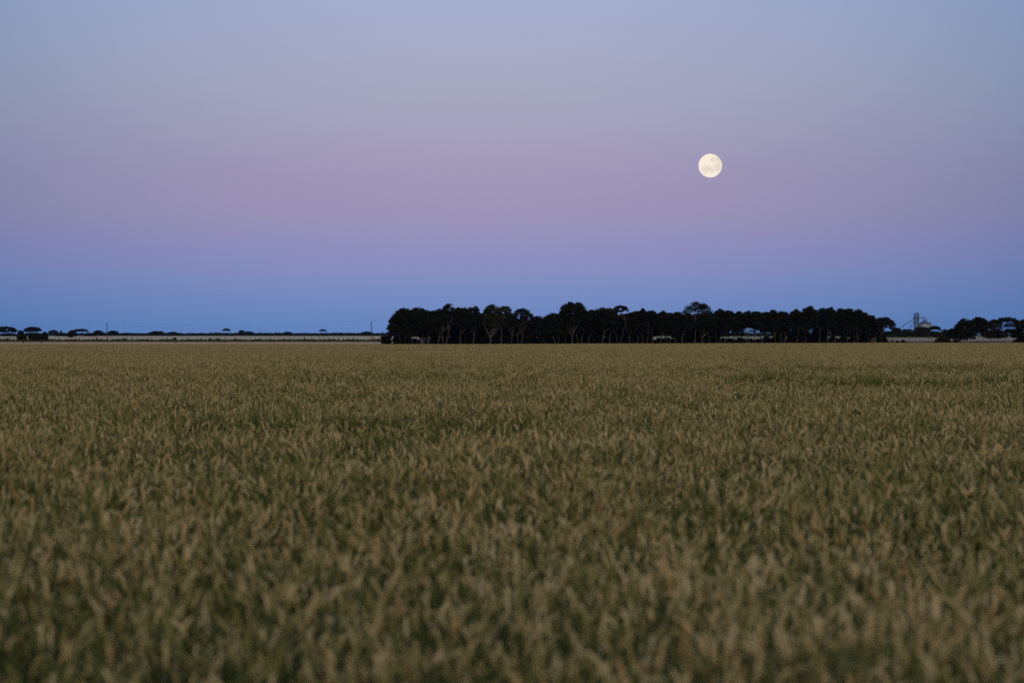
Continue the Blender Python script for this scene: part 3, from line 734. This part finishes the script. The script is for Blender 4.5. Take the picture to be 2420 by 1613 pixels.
grass('grove_undergrowth', 'dark grass and litter under the grove', np.array([4.0, 8.0, 14.0, 20.0, 26.0]), 30000, 0.9, 52, 'gum', (-38, 165))

# hedges
def hedge(label, u0, u1, top, D, seed, depth=2.0):
    r = np.random.default_rng(seed); k = D/F
    x0, x1 = ux(u0, D), ux(u1, D); b = min(gz(x0, D), gz(x1, D)); h = yz(top, D)-b
    root = tag(empty('hedge', ((x0+x1)/2, D, b)), label, 'hedge', 'clipped dark hedges')
    hw = (x1-x0)/2; n = int(hw*2*h*depth*4.5)
    C = np.stack([r.uniform(-hw+.4, hw-.4, n), r.uniform(-depth/2, depth/2, n), r.uniform(0.25, h-.35, n)], -1)
    C[: n//3, 2] = h-0.4-np.abs(r.normal(0, .12, n//3))
    V, Q, T = leaf_cloud(r, C, np.full((n, 3), 0.5), 70, 0.26, 0.4)
    link(bpy.data.objects.new('foliage', quad_mesh('foliage', V, Q, [M['hedge']], tint=T)), root)
    Vs, Qs, off = [], [], 0
    for q in range(max(4, int(hw*1.2))):
        x = r.uniform(-hw*.9, hw*.9); V, Q = limb(r, (x, r.normal(0, .3), -.2), (x+r.normal(0, .3), r.normal(0, .3), h*.8), .07, .02)
        Vs.append(V); Qs.append(Q+off); off += len(V)
    link(bpy.data.objects.new('stems', quad_mesh('stems', np.concatenate(Vs), np.concatenate(Qs), [M['darkbark']])), root)
hedge('long dark hedge block below the dome-topped tree at far left', 66, 114, 792, 925, 61, 3.0)
hedge('shorter hedge block joined to the left end of the long hedge', 39, 64, 793, 927, 62, 3.0)
hedge('square dark hedge against the left end of the grove', 899, 926, 793.5, 722, 63, 2.5)
for i, (u, top, hw, lab) in enumerate([(18, 797, 2.4, 'small dark bush on the fence line left of the gate'), (296, 798, 2.0, 'narrow little bush right of the first power pole on the fence line'),
        (413, 796.5, 4.0, 'rounded small bush on the fence line in the left middle'), (496, 797.5, 2.2, 'left one of two little upright bushes on the fence line'), (515, 798, 2.2, 'right one of two little upright bushes on the fence line')]):
    tree('fence_bush', lab, u, u, hw, top, 806, 962, 'bush', 'hedge', 'darkbark', seed=1200+i, cat='bush', group='little bushes along the fence')
for i, u in enumerate([55, 98, 416, 530, 743, 846]):
    Dw = 820+7*i
    tree('weed_clump', 'tiny dark weed clump dotted on the stubble strip', u, u, 0.7, yz(0, 1)*0+HY-(gz(ux(u, Dw), Dw)+0.55-EYE)/Dw*F, 830, Dw, 'bush', 'weed', 'darkbark', seed=1300+i, cat='weed', group='weed clumps on the stubble', clump=.4)

# ------------------------------------------------------------------ fence, gate, poles, wires
def fence(label, us, D, h, pw, name='wire_fence'):
    x0, x1 = ux(us[0], D), ux(us[-1], D)
    root = tag(empty(name, (x0, D, gz(x0, D))), label, 'fence')
    o0 = np.array([x0, D, gz(x0, D)]); tops = []
    r = np.random.default_rng(int(us[0]))
    for i, u in enumerate(us):
        x = ux(u, D); z = gz(x, D); b = MB(); hh = h*r.uniform(0.88, 1.1); w = pw*(1.5 if i % 7 == 3 else r.uniform(0.6, 1.0))
        b.box((0, 0, hh/2-0.1), (w, w, hh+0.2))
        p = b.build('post', M['wood'], root); p.location = (x-o0[0], 0, z-o0[2]); p.rotation_euler = (r.normal(0, .02), r.normal(0, .03), r.uniform(0, 1))
        tops.append((x-o0[0], -pw, z-o0[2]))
    wv = MB()
    for q in (0.35, 0.6, 0.85): wv.tube([(a, b_, c_+q*h) for a, b_, c_ in tops], 0.008, 4, False)
    wv.build('wires', M['wire'], root)
rf = np.random.default_rng(77)
us = [u for u in np.arange(0, 900, 11.6)+rf.normal(0, 1.6, 78) if not (36 < u < 116 or 160 < u < 184 or 22 < u < 33)]
fence('long post and wire fence between the dirt road and the left paddock', sorted(us)[:95], 958.0, 1.3, 0.22)
fence('low post and wire fence in the paddock gap before the silo', list(np.arange(2098, 2226, 9.3)), 1290.0, 1.15, 0.24)
# gate at far left
D = 957.0; gx = ux(28, D); root = tag(empty('farm_gate', (gx, D, gz(gx, D))), 'dark farm gate in the fence at far left', 'gate')
for s in (-1, 1):
    b = MB(); b.box((s*0.72, 0, 0.62), (0.16, 0.16, 1.45)); b.build('post', M['wood'], root)
b = MB()
for z in (0.35, 0.62, 0.9, 1.15): b.box((0, 0, z), (1.26, 0.05, 0.07))
b.build('rails', M['darksteel'], root)
# poles
def pole(u, top, label):
    D = 966.0; x = ux(u, D); z = gz(x, D); h = yz(top, D)-z
    root = tag(empty('power_pole', (x, D, z)), label, 'power pole', 'power poles along the road')
    b = MB(); b.tube([(0, 0, -0.4), (0, 0, h*0.5), (0, 0, h)], [0.20, 0.17, 0.14], 10); b.build('pole', M['pole'], root)
    b = MB(); b.box((0, 0.0, h-0.35), (0.12, 0.9, 0.12), 0.5); b.build('crossarm', M['pole'], root)
    pts_ = []
    for q, (dx, dz) in enumerate(((0.0, 0.75), (0.18, -0.2))):
        b = MB(); b.tube([(dx, 0, h+dz-0.75 if q == 0 else h+dz-0.12), (dx, 0, h+dz)], 0.035, 6)
        ins = b.build('insulator_pin', M['pole'], root)
        b = MB(); b.lathe([(0.01, -0.12), (0.09, -0.1), (0.06, -0.04), (0.09, 0.0), (0.05, 0.06), (0.01, 0.08)], 10, (dx, 0, h+dz)); b.build('insulator', M['porcelain'], ins, True)
        pts_.append(Vector((x+dx, D, z+h+dz+0.06)))
    return pts_
pA = pole(253, 764.0, 'weathered power pole near the left side, first of two along the road')
pB = pole(878, 760.0, 'weathered power pole just left of the grove, second of two along the road')
def cable(p, q, sag, label):
    b = MB(); P = [(p.x+(q.x-p.x)*t, p.y+(q.y-p.y)*t, p.z+(q.z-p.z)*t-sag*4*t*(1-t)) for t in np.linspace(0, 1, 25)]
    b.tube(P, 0.014, 5)
    tag(b.build('power_cable', M['wire']), label, 'power cable', 'cables strung along the power poles')
pL = [p+Vector((-105, 4, -1.2)) for p in pA]
pR = [p+Vector((100, 4, 0.3)) for p in pB]
for q, nm in enumerate(('upper', 'lower')):
    cable(pL[q], pA[q], 0.9, nm+' cable running left out of view from the first power pole')
    cable(pA[q], pB[q], 1.9 if q == 0 else 2.3, nm+' cable strung between the two power poles')
    cable(pB[q], pR[q], 0.8, nm+' cable running from the second power pole behind the grove')
for q, y_ in enumerate((758.5, 763.5)):
    p, e = Vector((ux(2030, 1560), 1560, yz(y_-2, 1560))), Vector((ux(2470, 1560), 1560, yz(y_+1, 1560)))
    b = MB(); b.tube([tuple(p.lerp(e, t)-Vector((0, 0, 4*0.8*t*(1-t)))) for t in np.linspace(0, 1, 17)], 0.02, 5)
    tag(b.build('power_cable', M['wire']), ('upper', 'lower')[q]+' faint cable passing behind the silo', 'power cable')

# ------------------------------------------------------------------ grain silo and elevator tower
D = 1520.0; k = D/F
sx0 = ux(2184.5, D); b0 = gz(sx0, D)
def Zp(y): return yz(y, D)-b0
root = tag(empty('grain_silo', (sx0, D, b0)), 'round galvanised grain silo with a cone roof beside the elevator tower', 'silo')
R0 = 14.2*k; eave = Zp(765.5); apex = Zp(757.5)
b = MB(); prof = []
for i in range(0, 81):
    z = eave*i/80; prof.append((R0*(1+0.004*math.sin(i*math.pi)+(0.012 if i % 4 == 0 else 0.0)), z))
b.lathe(prof, 64); b.build('wall', M['steel'], root, True)
b = MB(); b.lathe([(R0*1.05, eave-0.1), (R0*1.05, eave+0.05), (R0*0.5, eave+(apex-eave)*0.56), (0.55, apex), (0.02, apex+0.1)], 64); rf_o = b.build('roof', M['roofsteel'], root)
b = MB(); b.lathe([(0.5, apex-0.1), (0.5, apex+0.5), (0.32, apex+0.75), (0.02, apex+0.8)], 16); b.build('cap', M['darksteel'], rf_o)
b = MB()
for q in range(16):
    a = 2*math.pi*q/16
    b.tube([(R0*1.0*math.cos(a), R0*1.0*math.sin(a), eave+0.15), (0.6*math.cos(a), 0.6*math.sin(a), apex+0.05)], 0.07, 4)
b.build('ribs', M['steel'], rf_o)
b = MB()
for a_ in (-1.05, -1.35):
    b.tube([(R0*1.02*math.cos(a_), R0*1.02*math.sin(a_), 0.0), (R0*1.02*math.cos(a_), R0*1.02*math.sin(a_), eave)], 0.05, 5)
for q in range(20):
    z = eave*(q+0.5)/20; b.box((R0*1.02*math.cos(-1.2), R0*1.02*math.sin(-1.2), z), (0.6, 0.05, 0.05), 0.37)
b.build('ladder', M['steel'], root)
# second, narrower silo behind right
x2 = ux(2196.5, D+8); root2 = tag(empty('grain_silo', (x2, D+8, gz(x2, D+8))), 'narrower pale silo peeping out behind the right side of the big silo', 'silo')
b = MB(); e2 = Zp(765.5); b.lathe([(6.0*k, 0), (6.0*k, e2)], 40); b.build('wall', M['steel'], root2, True)
b = MB(); b.lathe([(6.4*k, e2-.05), (1.0*k, Zp(761)), (0.02, Zp(760.6))], 40); b.build('roof', M['roofsteel'], root2)
# tower
tx = ux(2166, D-3); root = tag(empty('elevator_tower', (tx, D-3, gz(tx, D-3))), 'dark steel lattice grain elevator tower standing left of the silo', 'tower')
bt = gz(tx, D-3); th_ = Zp(744)+b0-bt; hw = 9.0*k/2
b = MB()
for sx_ in (-1, 1):
    for sy_ in (-1, 1): b.tube([(sx_*hw, sy_*hw, 0), (sx_*hw, sy_*hw, th_)], 0.2, 6)
nlev = 8
for q in range(nlev+1):
    z = th_*q/nlev
    for sy_ in (-1, 1):
        b.box((0, sy_*hw, z), (2*hw, 0.12, 0.12)); b.box((sy_*hw, 0, z), (0.12, 2*hw, 0.12))
        if q < nlev:
            z2 = th_*(q+1)/nlev; s = 1 if q % 2 else -1
            b.tube([(-s*hw, sy_*hw, z), (s*hw, sy_*hw, z2)], 0.09, 5); b.tube([(sy_*hw, -s*hw, z), (sy_*hw, s*hw, z2)], 0.09, 5)
b.build('frame', M['darksteel'], root)
b = MB()
for dx in (-0.32, 0.32): b.tube([(dx, 0.1, 0), (dx, 0.1, th_-0.4)], 0.20, 8)
b.build('elevator_leg', M['roofsteel'], root)
b = MB(); b.box((0, 0, th_+0.12), (2*hw+0.7, 2*hw+0.4, 0.24)); b.box((-0.5, 0, th_+0.7), (0.5, 0.6, 1.0)); b.box((0.45, 0.1, th_+0.8), (0.7, 0.8, 1.1)); b.box((0, 0, Zp(751)), (2*hw+1.3, 2*hw+.8, 0.5))
b.build('head_house', M['darksteel'], root)
b = MB()
for sx_ in (-1, 1):
    for q in range(5): b.tube([(sx_*(hw+.3), -hw+2*hw*q/4, th_+.2), (sx_*(hw+.3), -hw+2*hw*q/4, th_+1.2)], .04, 4)
for z in (th_+.7, th_+1.2): b.box((0, -hw-.2, z), (2*hw+.7, .06, .06)); b.box((0, hw+.2, z), (2*hw+.7, .06, .06))
b.build('railing', M['darksteel'], root)
# gantry from the tower to the silo roof, conveyors down to the left
def truss(b, p, q, w, h, n):
    p = Vector(p); q = Vector(q)
    for dy in (-w/2, w/2):
        for dz in (0, h):
            b.tube([p+Vector((0, dy, dz)), q+Vector((0, dy, dz))], 0.055, 5)
        for i in range(n):
            a = p.lerp(q, i/n); c = p.lerp(q, (i+1)/n); s = i % 2
            b.tube([a+Vector((0, dy, h*s)), c+Vector((0, dy, h*(1-s)))], 0.05, 4)
b = MB(); truss(b, (tx+hw, D-3, yz(752.5, D)), (ux(2188, D), D-1, yz(752.5, D)), 0.7, 0.75, 7)
b.tube([(ux(2181, D), D-1, yz(752.5, D)), (ux(2182, D), D-1, yz(757.5, D))], .12, 6); b.tube([(ux(2188, D), D-1, yz(751.5, D)), (ux(2192, D), D-1, yz(760, D))], .16, 6)
tag(b.build('gantry_conveyor', M['darksteel']), 'dark truss gantry carrying grain from the tower to the silo roof', 'conveyor')
b = MB(); p1 = Vector((tx-hw, D-3, yz(753, D))); q1 = Vector((ux(2120, D), D-3, yz(779, D))); truss(b, p1, q1, 0.5, 0.35, 10)
for t_ in (0.66,): 
    c_ = p1.lerp(q1, t_); b.tube([c_, (c_.x, c_.y, gz(c_.x, c_.y))], .07, 5)
tag(b.build('long_conveyor', M['darksteel']), 'long dark sloping conveyor running down left from the elevator tower', 'conveyor')
b = MB(); p1 = Vector((tx-hw, D-3, yz(757, D))); q1 = Vector((ux(2144, D), D-5, yz(781, D))); truss(b, p1, q1, 0.5, 0.35, 7)
c_ = p1.lerp(q1, .5); b.tube([c_, (c_.x, c_.y, gz(c_.x, c_.y))], .07, 5)
tag(b.build('short_conveyor', M['darksteel']), 'shorter steeper dark conveyor below the long one', 'conveyor')

# ------------------------------------------------------------------ farm sheds glimpsed between the trees
def shed(name, label, u0, u1, top, D, depth, mat, rise):
    x0, x1 = ux(u0, D), ux(u1, D); xc = (x0+x1)/2; z = gz(xc, D); w = x1-x0; h = yz(top, D)-z
    root = tag(empty(name, (xc, D, z)), label, 'shed')
    b = MB(); b.box((0, depth/2, h/2-.15), (w, depth, h+.3)); b.build('wall', M[mat], root)
    b = MB(); b.add([(-w/2-.3, -.3, h), (w/2+.3, -.3, h), (w/2+.3, depth+.3, h), (-w/2-.3, depth+.3, h), (-w/2-.3, depth/2, h+rise), (w/2+.3, depth/2, h+rise)],
                    [(0, 1, 5, 4), (2, 3, 4, 5), (0, 4, 3), (1, 2, 5), (0, 3, 2, 1)]); b.build('roof', M['roofsteel'] if mat != 'white' else M['white'], root)
    b = MB(); b.box((w*.18, -.03, h*.38), (w*.3, .05, h*.76)); b.build('door', M['darksteel'], root)
shed('farm_shed', 'blue-grey iron shed glimpsed between trunks near the left end of the grove', 990, 1013, 797, 752, 6, 'shed', 0.5)
shed('white_shed', 'tiny white shed on the horizon beyond the square hedge', 916, 926, 790.5, 1900, 6, 'white', 0.4)
# ribbed grey tank seen under the right-hand clump
D = 1330.0; x = ux(2300, D); root = tag(empty('water_tank', (x, D, gz(x, D))), 'ribbed grey tank glimpsed under the right-hand clump', 'tank')
h = yz(791.0, D)-gz(x, D)
b = MB(); b.lathe([(1.05*(1+.03*(i % 2)), h*i/14) for i in range(15)], 32); b.build('wall', M['roofsteel'], root, True)
b = MB(); b.lathe([(1.12, h), (0.3, h+.25), (.02, h+.3)], 32); b.build('lid', M['roofsteel'], root)

# ------------------------------------------------------------------ evening haze
hz = MB(); hz.box((0, 3250, 11.0), (9400, 8600, 25.0))
hm, t, out = new_mat('evening_air')
pv = t.nodes.new('ShaderNodeVolumePrincipled'); pv.inputs['Color'].default_value = (0.34, 0.48, 1.0, 1); pv.inputs['Density'].default_value = HAZE; pv.inputs['Anisotropy'].default_value = 0.2
t.links.new(pv.outputs[0], out.inputs['Volume'])
tag(hz.build('haze', hm), 'thin blue evening haze over the plain', 'haze', kind='stuff')
